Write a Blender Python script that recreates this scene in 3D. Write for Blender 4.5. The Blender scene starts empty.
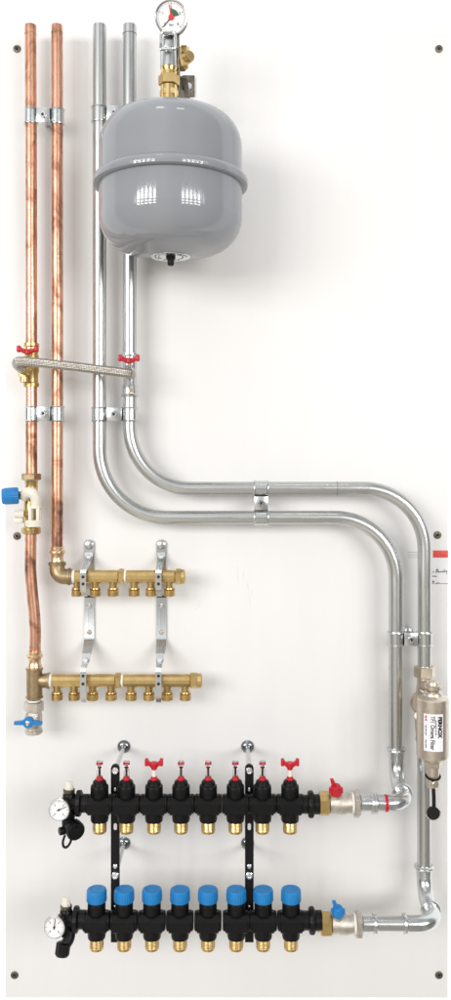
import bpy, bmesh, math, random
from mathutils import Vector, Matrix

random.seed(7)
SC = bpy.context.scene
COL = SC.collection
PI = math.pi

# ------------------------------------------------------------------ measure
# 1 photo pixel on the face of the board is 2 mm; D = lens to board, (CX, CY) = foot of the lens axis
D, S, CX, CY = 1.75, 0.002, 227.0, 459.0
def P(px, py, h=0.0):
    k = S * (D - h) / D
    return Vector(((px - CX) * k, -h, (CY - py) * k))
def L(n, h=0.0):
    return n * S * (D - h) / D

# ------------------------------------------------------------------ camera
cam = bpy.data.cameras.new('camera'); camo = bpy.data.objects.new('camera', cam); COL.objects.link(camo)
camo.location = (0, -D, 0); camo.rotation_euler = (PI / 2, 0, 0)
cam.sensor_fit = 'VERTICAL'; cam.sensor_height = 36.0
cam.lens = 36.0 * D / (1000 * S)
cam.shift_y = (CY - 500) / 1000.0
cam.shift_x = (225.5 - CX) / 1000.0
cam.clip_end = 200
SC.camera = camo

# ------------------------------------------------------------------ world: plain glowing white put in behind, hall tones in front
W = bpy.data.worlds.new('World'); SC.world = W; W.use_nodes = True
nt = W.node_tree; nt.nodes.clear()
def wn(t, **k):
    n = nt.nodes.new(t)
    for a, b in k.items(): setattr(n, a, b)
    return n
out = wn('ShaderNodeOutputWorld'); bg = wn('ShaderNodeBackground'); tc = wn('ShaderNodeTexCoord')
sep = wn('ShaderNodeSeparateXYZ'); nt.links.new(tc.outputs['Generated'], sep.inputs[0])
rz = wn('ShaderNodeValToRGB'); mz = wn('ShaderNodeMapRange'); mz.inputs[1].default_value = -1; mz.inputs[2].default_value = 1
nt.links.new(sep.outputs[2], mz.inputs[0]); nt.links.new(mz.outputs[0], rz.inputs[0])
e = rz.color_ramp.elements
e[0].position = 0.0; e[0].color = (.72, .665, .59, 1)
e[1].position = 1.0; e[1].color = (.84, .84, .84, 1)
for p_, c_ in ((.40, (.60, .56, .51)), (.47, (.33, .32, .31)), (.55, (.38, .38, .385)), (.66, (.76, .77, .78))):
    q = e.new(p_); q.color = (*c_, 1)
ry = wn('ShaderNodeMapRange'); ry.inputs[1].default_value = 0.0; ry.inputs[2].default_value = .12
nt.links.new(sep.outputs[1], ry.inputs[0])
mx = wn('ShaderNodeMix', data_type='RGBA'); mx.inputs[7].default_value = (1.35, 1.35, 1.35, 1)
nt.links.new(ry.outputs[0], mx.inputs[0])
rx = wn('ShaderNodeValToRGB'); mxx_ = wn('ShaderNodeMapRange'); mxx_.inputs[1].default_value = -1; mxx_.inputs[2].default_value = 1
nt.links.new(sep.outputs[0], mxx_.inputs[0]); nt.links.new(mxx_.outputs[0], rx.inputs[0])
ex_ = rx.color_ramp.elements; ex_[0].position = 0; ex_[0].color = (.7, .7, .7, 1); ex_[1].position = 1; ex_[1].color = (.5, .5, .5, 1)
for p_, c_ in ((.20, .85), (.30, 1.35), (.46, 1.4), (.54, .75), (.66, .48), (.78, .8), (.88, .42)):  # sideways bright and dark bands, added to give the metal contrasting reflections
    q = ex_.new(p_); q.color = (c_, c_, c_, 1)
mm = wn('ShaderNodeMix', data_type='RGBA', blend_type='MULTIPLY'); mm.inputs[0].default_value = 1
nt.links.new(rz.outputs[0], mm.inputs[6]); nt.links.new(rx.outputs[0], mm.inputs[7]); nt.links.new(mm.outputs[2], mx.inputs[6])
nt.links.new(mx.outputs[2], bg.inputs[0])
bg.inputs[1].default_value = 1.0
nt.links.new(bg.outputs[0], out.inputs[0])

# ------------------------------------------------------------------ lamps
def area(name, loc, target, sx, sy, power, col=(1, 1, 1), spread=PI):
    l = bpy.data.lights.new(name, 'AREA'); l.shape = 'RECTANGLE'; l.size = sx; l.size_y = sy
    l.energy = power; l.color = col; l.spread = spread
    o = bpy.data.objects.new(name, l); COL.objects.link(o); o.location = loc
    o.rotation_euler = (Vector(target) - Vector(loc)).to_track_quat('-Z', 'Y').to_euler()
    return o
area('ceiling_lamp', (-.62, -1.35, 3.3), (-.1, 0, 0.3), .45, .25, 3.5, (1, .985, .965))
area('ceiling_lamp', (.55, -1.45, 3.3), (.1, 0, 0.3), .45, .2, 3, (1, .985, .965))
# tall hall windows behind and beside the photographer, each pane a lamp of its own
def window(cx, cy, cz, tx, cols, rows, pitch_x, pitch_z, wx, wz, power, col):
    n = (Vector((tx, 0, cz)) - Vector((cx, cy, cz))).normalized(); r_ = n.cross(Vector((0, 0, 1)))
    for i in range(cols):
        for j in range(rows):
            p = Vector((cx, cy, cz)) + r_ * ((i - (cols - 1) / 2) * pitch_x) + Vector((0, 0, (j - (rows - 1) / 2) * pitch_z))
            area('window_lamp', p, p + n, wx, wz, power, col)
window(-3.0, -4.5, 1.0, -.1, 5, 3, .60, .60, .40, .36, 10.4, (1, .98, .955))
window(3.0, -4.6, 1.0, .1, 5, 3, .60, .60, .40, .36, 9.0, (1, .98, .955))
window(-6.2, -5.5, 1.7, -1.5, 3, 3, .55, .5, .38, .34, 3.0, (.94, .97, 1))
window(6.0, -5.0, 1.7, 1.5, 3, 3, .55, .5, .38, .34, 2.6, (.94, .97, 1))

SC.view_settings.view_transform = 'Standard'; SC.view_settings.look = 'None'
SC.view_settings.exposure = -0.05; SC.view_settings.gamma = 1.0
SC.view_settings.use_curve_mapping = False
SC.cycles.use_denoising = True
SC.cycles.max_bounces = 10
SC.cycles.transparent_max_bounces = 12

# ------------------------------------------------------------------ materials
def newmat(name):
    m = bpy.data.materials.new(name); m.use_nodes = True
    n = m.node_tree; b = n.nodes['Principled BSDF']
    return m, n, b
def noise(n, vec, scale, detail=4, rough=.55, dist=0):
    t = n.nodes.new('ShaderNodeTexNoise'); t.inputs['Scale'].default_value = scale
    t.inputs['Detail'].default_value = detail; t.inputs['Roughness'].default_value = rough
    t.inputs['Distortion'].default_value = dist
    if vec is not None: n.links.new(vec, t.inputs['Vector'])
    return t
def coords(n, kind='Object', scale=(1, 1, 1), rot=(0, 0, 0)):
    c = n.nodes.new('ShaderNodeTexCoord'); mp = n.nodes.new('ShaderNodeMapping')
    mp.inputs['Scale'].default_value = scale; mp.inputs['Rotation'].default_value = rot
    n.links.new(c.outputs[kind], mp.inputs[0]); return mp.outputs[0]
def worldpos(n, scale=(1, 1, 1)):
    g = n.nodes.new('ShaderNodeNewGeometry'); mp = n.nodes.new('ShaderNodeMapping')
    mp.inputs['Scale'].default_value = scale
    n.links.new(g.outputs['Position'], mp.inputs[0]); return mp.outputs[0]
def ramp(n, src, stops):
    r = n.nodes.new('ShaderNodeValToRGB'); n.links.new(src, r.inputs[0]); el = r.color_ramp.elements
    while len(el) < len(stops): el.new(.5)
    for q, (p_, c_) in zip(el, stops):
        q.position = p_; q.color = (*c_, 1) if len(c_) == 3 else c_
    return r.outputs[0]
def grey(v): return (v, v, v)
def bump(n, b, src, strength, dist=.001):
    bp = n.nodes.new('ShaderNodeBump'); bp.inputs['Strength'].default_value = strength
    bp.inputs['Distance'].default_value = dist
    n.links.new(src, bp.inputs['Height']); n.links.new(bp.outputs[0], b.inputs['Normal'])
def simple(name, col, rough=.4, metal=0.0, var=.12, scale=60, bmp=0.0, spec=.5, coat=0.0):
    m, n, b = newmat(name)
    v = worldpos(n)
    t = noise(n, v, scale)
    lo = tuple(c * (1 - var) for c in col); hi = tuple(min(1, c * (1 + var)) for c in col)
    n.links.new(ramp(n, t.outputs[0], ((.3, lo), (.7, hi))), b.inputs['Base Color'])
    n.links.new(ramp(n, noise(n, v, scale * 2.3).outputs[0], ((.3, grey(rough * .82)), (.7, grey(min(1, rough * 1.2))))), b.inputs['Roughness'])
    b.inputs['Metallic'].default_value = metal; b.inputs['Specular IOR Level'].default_value = spec
    b.inputs['Coat Weight'].default_value = coat
    if bmp: bump(n, b, noise(n, v, scale * 6, 3).outputs[0], bmp, .0006)
    return m
M = {}
def steelmat(name, col, rough, streak):
    m, n, b = newmat(name)
    v = coords(n, 'UV', (1.6, 3.0, 1)); t = noise(n, v, 5, 5, .6)          # u round the pipe, v along it
    v2 = coords(n, 'UV', (9, .8, 1)); t2 = noise(n, v2, 4, 3)
    g = worldpos(n); t3 = noise(n, g, 130, 5, .7)
    a = n.nodes.new('ShaderNodeMath'); a.operation = 'ADD'; n.links.new(t.outputs[0], a.inputs[0]); n.links.new(t2.outputs[0], a.inputs[1])
    a2 = n.nodes.new('ShaderNodeMath'); a2.operation = 'MULTIPLY_ADD'; n.links.new(t3.outputs[0], a2.inputs[0]); a2.inputs[1].default_value = .16; n.links.new(a.outputs[0], a2.inputs[2])
    h = n.nodes.new('ShaderNodeMath'); h.operation = 'MULTIPLY'; n.links.new(a2.outputs[0], h.inputs[0]); h.inputs[1].default_value = .465
    n.links.new(ramp(n, h.outputs[0], ((.36, tuple(c * (1 - streak) for c in col)), (.62, col))), b.inputs['Base Color'])
    n.links.new(ramp(n, h.outputs[0], ((.35, grey(rough * 1.35)), (.65, grey(rough * .75)))), b.inputs['Roughness'])
    b.inputs['Metallic'].default_value = 1
    return m
M['steel'] = steelmat('galvanised_steel', (.61, .625, .615), .29, .16)
M['zinc'] = steelmat('zinc_plate', (.66, .68, .68), .24, .14)
M['darkzinc'] = simple('dark_zinc', (.30, .31, .33), .22, 1, .1)
M['chrome'] = simple('chrome', (.80, .81, .83), .12, 1, .05)
def coppermat():
    m, n, b = newmat('copper')
    g = worldpos(n, (1, 1, .62))
    t1 = noise(n, g, 24, 6, .68, .6); t2 = noise(n, worldpos(n, (1, 1, .7)), 110, 4, .6); t3 = noise(n, worldpos(n, (1, 1, .5)), 9, 2)
    sx = n.nodes.new('ShaderNodeSeparateXYZ'); gg = n.nodes.new('ShaderNodeNewGeometry'); n.links.new(gg.outputs['Position'], sx.inputs[0])
    c1 = ramp(n, t1.outputs[0], ((.36, (.87, .535, .385)), (.50, (.75, .42, .29)), (.57, (.52, .27, .18)), (.64, (.29, .155, .11)), (.72, (.15, .085, .065))))
    c2 = ramp(n, t2.outputs[0], ((.35, (1, .97, .95)), (.7, (.84, .81, .79))))
    mul = n.nodes.new('ShaderNodeMix'); mul.data_type = 'RGBA'; mul.blend_type = 'MULTIPLY'; mul.inputs[0].default_value = 1
    n.links.new(c1, mul.inputs[6]); n.links.new(c2, mul.inputs[7])
    n.links.new(mul.outputs[2], b.inputs['Base Color'])
    n.links.new(ramp(n, t1.outputs[0], ((.35, grey(.26)), (.75, grey(.5)))), b.inputs['Roughness'])
    b.inputs['Metallic'].default_value = .92
    return m
M['copper'] = coppermat()
def castmat(name, lo, hi, rough, metal=1.0, sc=70, bm_=.25):
    m, n, b = newmat(name); g = worldpos(n)
    t = noise(n, g, sc, 5, .6); t2 = noise(n, g, sc * 9, 3)
    n.links.new(ramp(n, t.outputs[0], ((.35, lo), (.65, hi))), b.inputs['Base Color'])
    n.links.new(ramp(n, t.outputs[0], ((.3, grey(rough * 1.3)), (.7, grey(rough * .8)))), b.inputs['Roughness'])
    b.inputs['Metallic'].default_value = metal
    if bm_: bump(n, b, t2.outputs[0], bm_, .0008)
    return m
M['brass'] = castmat('brass', (.54, .38, .155), (.70, .52, .24), .31, 1, 60, .15)
M['brass_bright'] = castmat('bright_brass', (.80, .58, .24), (.90, .69, .32), .16, 1, 60, 0)
M['brass_dull'] = castmat('dull_cast_brass', (.32, .235, .135), (.45, .345, .21), .42, 1, 80, .45)
M['gunmetal'] = castmat('gunmetal', (.74, .52, .33), (.86, .64, .43), .28, 1, 80, .3)
M['nickel'] = castmat('cast_nickel', (.50, .455, .39), (.70, .655, .58), .36, 1, 120, .6)
M['filter_metal'] = castmat('champagne_nickel', (.60, .53, .44), (.68, .61, .52), .34, 1, 150, .15)
M['black'] = simple('black_plastic', (.0045, .0045, .005), .40, 0, .25, 90, .12, .22)
M['blackmetal'] = simple('black_coated_steel', (.0045, .0045, .005), .36, 0, .25, 90, .05, .25)
M['rubber'] = simple('black_rubber', (.006, .006, .006), .55, 0, .1, 60, 0, .25)
M['red'] = simple('red_plastic', (.50, .008, .022), .33, 0, .12, 120)
M['blue'] = simple('blue_plastic', (.008, .195, .50), .36, 0, .08, 120, .08)
M['white'] = simple('white_plastic', (.76, .715, .62), .38, 0, .04, 80)
M['ptfe'] = simple('thread_tape', (.82, .80, .76), .75, 0, .1, 400, .5)
M['dial'] = simple('white_dial', (.80, .80, .80), .5, 0, .02, 60)
M['ink'] = simple('black_ink', (.015, .015, .016), .6)
M['greyink'] = simple('grey_ink', (.30, .30, .30), .6)
M['scuff'] = simple('scuff_mark', (.715, .705, .69), .6)
M['green'] = simple('green_ink', (.03, .13, .05), .6)
M['sticker'] = simple('red_sticker_paper', (.74, .085, .07), .5, 0, .06)
M['redink'] = simple('red_ink', (.66, .03, .04), .55, 0, .08)
M['tank'] = simple('grey_gloss_enamel', (.262, .276, .298), .07, 0, .02, 14, 0, .5, .0)
M['paper'] = simple('white_paper', (.80, .80, .82), .7, 0, .02, 40)
M['hole'] = simple('dark_hole', (.02, .018, .015), .8)
M['screwhead'] = castmat('blackened_screw', (.10, .09, .07), (.24, .21, .17), .45, 1, 300, .3)
def boardmat():
    m, n, b = newmat('melamine_board'); g = worldpos(n)
    t = noise(n, worldpos(n, (1, 1, .35)), 2.2, 4, .55); t2 = noise(n, worldpos(n, (1, 1, .12)), 16, 4, .6)
    c = ramp(n, t.outputs[0], ((.35, (.785, .779, .768)), (.62, (.808, .806, .802))))
    c2 = ramp(n, t2.outputs[0], ((.34, grey(.985)), (.60, grey(1.0))))
    mul = n.nodes.new('ShaderNodeMix'); mul.data_type = 'RGBA'; mul.blend_type = 'MULTIPLY'; mul.inputs[0].default_value = 1
    n.links.new(c, mul.inputs[6]); n.links.new(c2, mul.inputs[7]); n.links.new(mul.outputs[2], b.inputs['Base Color'])
    n.links.new(ramp(n, t2.outputs[0], ((.3, grey(.36)), (.7, grey(.46)))), b.inputs['Roughness'])
    b.inputs['Specular IOR Level'].default_value = .35
    return m
M['board'] = boardmat()
M['edge'] = simple('board_edging', (.70, .68, .64), .6)
def hosemat():
    m, n, b = newmat('braided_steel'); b.inputs['Metallic'].default_value = 1
    hs = []
    for sgn in (1, -1):
        c = n.nodes.new('ShaderNodeTexCoord'); sx = n.nodes.new('ShaderNodeSeparateXYZ'); n.links.new(c.outputs['UV'], sx.inputs[0])
        a = n.nodes.new('ShaderNodeMath'); a.operation = 'MULTIPLY'; a.inputs[1].default_value = 9 * 2 * PI; n.links.new(sx.outputs[0], a.inputs[0])
        d = n.nodes.new('ShaderNodeMath'); d.operation = 'MULTIPLY_ADD'; d.inputs[1].default_value = sgn * 1050; n.links.new(sx.outputs[1], d.inputs[0]); n.links.new(a.outputs[0], d.inputs[2])
        s_ = n.nodes.new('ShaderNodeMath'); s_.operation = 'SINE'; n.links.new(d.outputs[0], s_.inputs[0]); hs.append(s_.outputs[0])
    mxx = n.nodes.new('ShaderNodeMath'); mxx.operation = 'MULTIPLY'; n.links.new(hs[0], mxx.inputs[0]); n.links.new(hs[1], mxx.inputs[1])
    mr = n.nodes.new('ShaderNodeMapRange'); mr.inputs[1].default_value = -1; n.links.new(mxx.outputs[0], mr.inputs[0])
    n.links.new(ramp(n, mr.outputs[0], ((.22, (.20, .175, .15)), (.62, (.68, .645, .585)))), b.inputs['Base Color'])
    b.inputs['Roughness'].default_value = .34
    bump(n, b, mr.outputs[0], .8, .0012)
    return m
M['braid'] = hosemat()
def glassmat():
    m, n, b = newmat('clear_plastic'); b.inputs['Base Color'].default_value = (.97, .88, .88, 1)
    b.inputs['Transmission Weight'].default_value = 1; b.inputs['Roughness'].default_value = .04; b.inputs['IOR'].default_value = 1.35
    return m
M['clear'] = glassmat()

# ------------------------------------------------------------------ mesh builder (world coordinates)
def frame(axis, up=None):
    z = Vector(axis).normalized()
    u = Vector(up) if up is not None else (Vector((0, -1, 0)) if abs(z.y) < .9 else Vector((0, 0, 1)))
    x = (u - z * u.dot(z)).normalized(); y = z.cross(x)
    return x, y, z
class MB:
    def __init__(s):
        s.bm = bmesh.new(); s.uv = s.bm.loops.layers.uv.new('UVMap')
    def _rings(s, rings, uvs=None, cap0=True, cap1=True, closed=True):
        bm = s.bm; vr = [[bm.verts.new(p) for p in r] for r in rings]; n = len(vr[0])
        for i in range(len(vr) - 1):
            for j in range(n if closed else n - 1):
                k = (j + 1) % n
                try: f = bm.faces.new((vr[i][j], vr[i][k], vr[i + 1][k], vr[i + 1][j]))
                except ValueError: continue
                v0 = uvs[i] if uvs else i * .01; v1 = uvs[i + 1] if uvs else (i + 1) * .01
                for lp, q in zip(f.loops, ((j / n, v0), ((j + 1) / n, v0), ((j + 1) / n, v1), (j / n, v1))): lp[s.uv].uv = q
        if cap0: bm.faces.new(list(reversed(vr[0])))
        if cap1: bm.faces.new(vr[-1])
        return s
    def lathe(s, prof, o, axis=(0, 0, 1), seg=28, up=None, flute=None, squash=1.0, caps=True):
        """prof: [(t along axis, radius)]"""
        x, y, z = frame(axis, up); o = Vector(o); rings = []; vv = []; acc = 0; last = None
        for t, r in prof:
            r = max(r, 1e-5); ring = []
            for j in range(seg):
                a = 2 * PI * j / seg; rr = r
                if flute and r > flute[2]: rr = r - flute[1] * (.5 + .5 * math.cos(a * flute[0]))
                ring.append(o + z * t + x * (rr * math.cos(a)) + y * (rr * math.sin(a) * squash))
            rings.append(ring)
            if last is not None: acc += math.hypot(t - last[0], r - last[1])
            vv.append(acc); last = (t, r)
        return s._rings(rings, vv, caps, caps)
    def cyl(s, a, b, r, r2=None, seg=24, bev=0.0):
        a, b = Vector(a), Vector(b); ln = (b - a).length; r2 = r if r2 is None else r2
        pr = [(0, r), (ln, r2)] if not bev else [(0, r - bev), (bev, r), (ln - bev, r2), (ln, r2 - bev)]
        return s.lathe(pr, a, b - a, seg)
    def hexn(s, a, b, r, seg=6, ch=.12, up=None):
        a, b = Vector(a), Vector(b); ln = (b - a).length; c = r * ch
        x, y, z = frame(b - a, up)
        # hexagon with chamfered rims
        rings = []
        for t, rr in ((0, r - c), (c * .6, r), (ln - c * .6, r), (ln, r - c)):
            rings.append([a + z * t + x * rr * math.cos(2 * PI * j / seg + PI / seg) + y * rr * math.sin(2 * PI * j / seg + PI / seg) for j in range(seg)])
        return s._rings(rings)
    def tube(s, pts, r, seg=24, cap=True):
        pts = [Vector(p) for p in pts]; n = len(pts)
        rad = r if isinstance(r, (list, tuple)) else [r] * n
        tang = [((pts[min(i + 1, n - 1)] - pts[max(i - 1, 0)]).normalized()) for i in range(n)]
        x, y, z = frame(tang[0]); rings = []; vv = [0]
        for i in range(n):
            if i:
                q = tang[i - 1].rotation_difference(tang[i]); x = q @ x
                x = (x - tang[i] * x.dot(tang[i])).normalized(); vv.append(vv[-1] + (pts[i] - pts[i - 1]).length)
            y = tang[i].cross(x)
            rings.append([pts[i] + x * rad[i] * math.cos(2 * PI * j / seg) + y * rad[i] * math.sin(2 * PI * j / seg) for j in range(seg)])
        return s._rings(rings, vv, cap, cap)
    def box(s, c, size, ax=None, bev=.0):
        x, y, z = ax if ax else (Vector((1, 0, 0)), Vector((0, 1, 0)), Vector((0, 0, 1)))
        c = Vector(c); hx, hy, hz = (q / 2 for q in size); b = min(bev, hx * .9, hy * .9, hz * .9)
        tmp = bmesh.new()
        bmesh.ops.create_cube(tmp, size=1.0)
        for v in tmp.verts: v.co = Vector((v.co.x * size[0], v.co.y * size[1], v.co.z * size[2]))
        if b > 0: bmesh.ops.bevel(tmp, geom=list(tmp.edges), offset=b, segments=2, profile=.5, affect='EDGES')
        mp = {}
        for v in tmp.verts: mp[v] = s.bm.verts.new(c + x * v.co.x + y * v.co.y + z * v.co.z)
        for f in tmp.faces: s.bm.faces.new([mp[v] for v in f.verts])
        tmp.free(); return s
    def ribbon(s, pts, width, thick, side=(1, 0, 0)):
        """flat strap following pts (list of Vector or (Vector, width)); side = width direction"""
        side = Vector(side).normalized(); P_ = [(p if isinstance(p, tuple) else (p, width)) for p in pts]; n = len(P_)
        rings = []
        for i, (p, w) in enumerate(P_):
            t = (P_[min(i + 1, n - 1)][0] - P_[max(i - 1, 0)][0]).normalized(); nn = t.cross(side).normalized()
            rings.append([p + side * w / 2 + nn * thick / 2, p - side * w / 2 + nn * thick / 2, p - side * w / 2 - nn * thick / 2, p + side * w / 2 - nn * thick / 2])
        return s._rings(rings)
    def prism(s, poly, o, x, y, depth, bev=0):
        """poly of (a,b) in plane x,y at o, extruded by depth along -(x cross y)"""
        x, y = Vector(x), Vector(y); z = x.cross(y).normalized(); o = Vector(o)
        top = [o + x * a + y * b for a, b in poly]
        return s._rings([[p + z * depth / 2 for p in top], [p - z * depth / 2 for p in top]])
    def ball(s, c, r, seg=16, sc=(1, 1, 1)):
        c = Vector(c); rings = []
        for i in range(1, seg):
            t = PI * i / seg
            rings.append([c + Vector((r * sc[0] * math.sin(t) * math.cos(2 * PI * j / seg), r * sc[1] * math.sin(t) * math.sin(2 * PI * j / seg), r * sc[2] * math.cos(t))) for j in range(seg)])
        return s._rings(rings)
    def ring(s, c, axis, R, r, seg=28, sg=10):
        x, y, z = frame(axis); c = Vector(c); rings = []
        for i in range(sg + 1):
            a = 2 * PI * i / sg
            rr = R + r * math.cos(a); t = r * math.sin(a)
            rings.append([c + z * t + x * rr * math.cos(2 * PI * j / seg) + y * rr * math.sin(2 * PI * j / seg) for j in range(seg)])
        return s._rings(rings, None, False, False)
    def build(s, name, mat, parent=None, sharp=32, origin=None):
        bm = s.bm
        bmesh.ops.recalc_face_normals(bm, faces=list(bm.faces))
        o0 = parent['_o'] if (parent is not None and '_o' in parent) else None
        base = Vector(o0) if o0 is not None else (Vector(origin) if origin is not None else Vector((0, 0, 0)))
        for v in bm.verts: v.co -= base
        me = bpy.data.meshes.new(name); bm.to_mesh(me); bm.free()
        for p in me.polygons: p.use_smooth = True
        me.set_sharp_from_angle(angle=math.radians(sharp))
        me.materials.append(M[mat])
        o = bpy.data.objects.new(name, me); COL.objects.link(o)
        if parent is not None:
            o.parent = parent; o['_o'] = list(base)
        else:
            o.location = base; o['_o'] = list(base)
        return o
def tag(o, label, cat, group=None, kind=None):
    o['label'] = label; o['category'] = cat
    if group: o['group'] = group
    if kind: o['kind'] = kind
    return o
def thing(name, o, label, cat, group=None):
    t = bpy.data.objects.new(name, None); COL.objects.link(t); t.location = o; t['_o'] = list(o)
    t.empty_display_size = .02
    return tag(t, label, cat, group)
def copy_tree(o, parent=None, delta=None):
    c = o.copy(); COL.objects.link(c)
    if parent is not None: c.parent = parent
    if delta is not None: c.location = Vector(o.location) + delta
    for ch in list(o.children): copy_tree(ch, c)
    return c
def fillet(pts, rads, n=14):
    pts = [Vector(p) for p in pts]; res = [pts[0]]
    for i in range(1, len(pts) - 1):
        a, b, c = pts[i - 1], pts[i], pts[i + 1]; r = rads[i - 1]
        u, v = (a - b).normalized(), (c - b).normalized(); ang = u.angle(v); t = r / math.tan(ang / 2)
        p0, p1 = b + u * t, b + v * t
        ctr = b + (u + v).normalized() * (r / math.sin(ang / 2))
        d0, d1 = p0 - ctr, p1 - ctr; tot = d0.angle(d1); ax = d0.cross(d1).normalized()
        for k in range(n + 1): res.append(ctr + Matrix.Rotation(tot * k / n, 3, ax) @ d0)
    res.append(pts[-1]); return res
def spline(pts, n=10):
    pts = [Vector(p) for p in pts]; res = []
    for i in range(len(pts) - 1):
        p0, p1, p2, p3 = pts[max(i - 1, 0)], pts[i], pts[i + 1], pts[min(i + 2, len(pts) - 1)]
        for k in range(n):
            t = k / n
            res.append(.5 * ((2 * p1) + (p2 - p0) * t + (2 * p0 - 5 * p1 + 4 * p2 - p3) * t * t + (3 * p1 - p0 - 3 * p2 + p3) * t ** 3))
    res.append(pts[-1]); return res
def text(name, body, o, x, y, size, mat, parent, depth=.0002, align='CENTER', bold=0.0, sx=1.0):
    """flat lettering: o = anchor, x = reading direction, y = up of the letters"""
    cu = bpy.data.curves.new(name, 'FONT'); cu.body = body; cu.size = size; cu.align_x = align; cu.align_y = 'CENTER'
    cu.extrude = depth / 2; cu.offset = bold; cu.resolution_u = 3
    t = bpy.data.objects.new('tmp', cu); COL.objects.link(t)
    bpy.context.view_layer.update()
    dg = bpy.context.evaluated_depsgraph_get(); me = bpy.data.meshes.new_from_object(t.evaluated_get(dg))
    bpy.data.objects.remove(t); bpy.data.curves.remove(cu)
    x, y = Vector(x).normalized(), Vector(y).normalized(); z = x.cross(y)
    base = Vector(parent['_o']); o = Vector(o)
    for v in me.vertices: v.co = o + x * v.co.x * sx + y * v.co.y + z * v.co.z - base
    me.name = name; me.materials.clear(); me.materials.append(M[mat])
    ob = bpy.data.objects.new(name, me); COL.objects.link(ob); ob.parent = parent; ob['_o'] = list(base)
    return ob
UP = Vector((0, 0, 1)); DOWN = Vector((0, 0, -1)); RIGHT = Vector((1, 0, 0)); LEFT = Vector((-1, 0, 0)); FRONT = Vector((0, -1, 0)); BACK = Vector((0, 1, 0))

# ================================================================== the board
bx0, bx1, bz0, bz1 = P(5, 0).x, P(448, 0).x, P(0, 998).z, P(0, 25).z
board = tag(MB().box(((bx0 + bx1) / 2, .009, (bz0 + bz1) / 2), (bx1 - bx0, .018, bz1 - bz0), bev=.0012)
            .build('display_board', 'board', sharp=50, origin=((bx0 + bx1) / 2, 0, bz0)),
            'tall white melamine board carrying all the pipes, manifolds and the grey vessel', 'board')
for px, py in ((17, 49), (439, 49), (17, 536), (437.5, 535), (14.5, 975), (439, 975)):
    c = P(px, py, 0)
    sc = MB().lathe([(0, .0078), (.0009, .0078), (.0016, .0066), (.0016, .0035), (.0005, .003), (.0005, .0001)], c - BACK * 0, FRONT, 20).build('screw', 'screwhead', board)
    MB().lathe([(0, .0029), (.0008, .0029), (.0008, .0001)], c, FRONT, 6).build('socket', 'hole', sc)
for pts in (((247.5, 583), (248.6, 592), (250.2, 606)), ((243.4, 571), (243.6, 580)), ((238.0, 566), (237.6, 574), (238.6, 583)), ((251.6, 590), (251.8, 597)), ((318, 352), (321, 349)), ((196, 610), (200, 604))):
    MB().ribbon(spline([P(a, b, .0002) for a, b in pts], 5), .0011, .0003).build('scuff', 'scuff', board)
# printed lines and a card and a sticker on the right edge
pr = thing('printed_note', P(413, 555, 0), 'three tiny grey lines of print on the board beside the pipe', 'print')
mb = MB()
for k, (wd) in enumerate((10.5, 9.6, 10.0)):
    y = 552.3 + k * 2.6
    x = 408.0
    while x < 408 + wd - .6:
        w_ = random.uniform(.5, 1.3); mb.box(P(x + w_ / 2, y + random.uniform(-.1, .1), .0004), (w_ * S, .0002, .0011)); x += w_ + .45
mb.build('lettering', 'greyink', pr)
st = thing('red_sticker', P(441, 554, 0), 'small red sticker with rounded corners above the white card', 'sticker')
MB().box(P(440.6, 554, .0004), (15.2 * S, .0008, 7.2 * S), bev=.0004).build('backing', 'sticker', st)
mb = MB()
for y in (552.8, 555.2):
    for k in range(6): mb.box(P(435.5 + k * 2, y, .0010), (random.uniform(1.0, 1.7) * S, .0003, .0009))
mb.build('lettering', 'redink', st)
cd = thing('name_card', P(440, 571, 0), 'white business card with a handwritten name stuck beside the right pipe', 'card')
MB().box(P(440, 571.3, .0004), (16.2 * S, .0008, 25 * S)).build('card_sheet', 'paper', cd)
mb = MB()
for pts in (((432.6, 572.5), (433.2, 571.2), (433.8, 572.6), (434.4, 571.6)),
            ((435.6, 573.6), (436.8, 568.8), (437.2, 572.6), (438.2, 569.0), (438.6, 573.0), (439.4, 571.2), (440.2, 572.6)),
            ((440.2, 572.6), (440.8, 571.2), (441.4, 572.4), (442.2, 570.9), (442.8, 572.4), (443.6, 571.0), (444.2, 572.4), (444.4, 568.6)),
            ((444.4, 572.2), (445.6, 570.6), (446.2, 572.0), (447.2, 570.4), (446.4, 574.2))):
    mb.tube(spline([P(a, b, .0009) for a, b in pts], 5), .00042, 6)
mb.tube([P(432.5, 576.4, .0009), P(434.2, 576.0, .0009), P(436.8, 576.5, .0009)], .0009, 6)
mb.prism([(-.0026, .0018), (.0026, .0018), (0, -.003)], P(433.4, 581.8, .0009), RIGHT, UP, .0002)
mb.tube([P(436, 583, .0009), P(439.5, 582.7, .0009)], .0005, 6)
mb.box(P(440, 583.6, .0009), (16 * S, .0002, .0008))
mb.build('handwriting', 'ink', cd)

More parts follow.
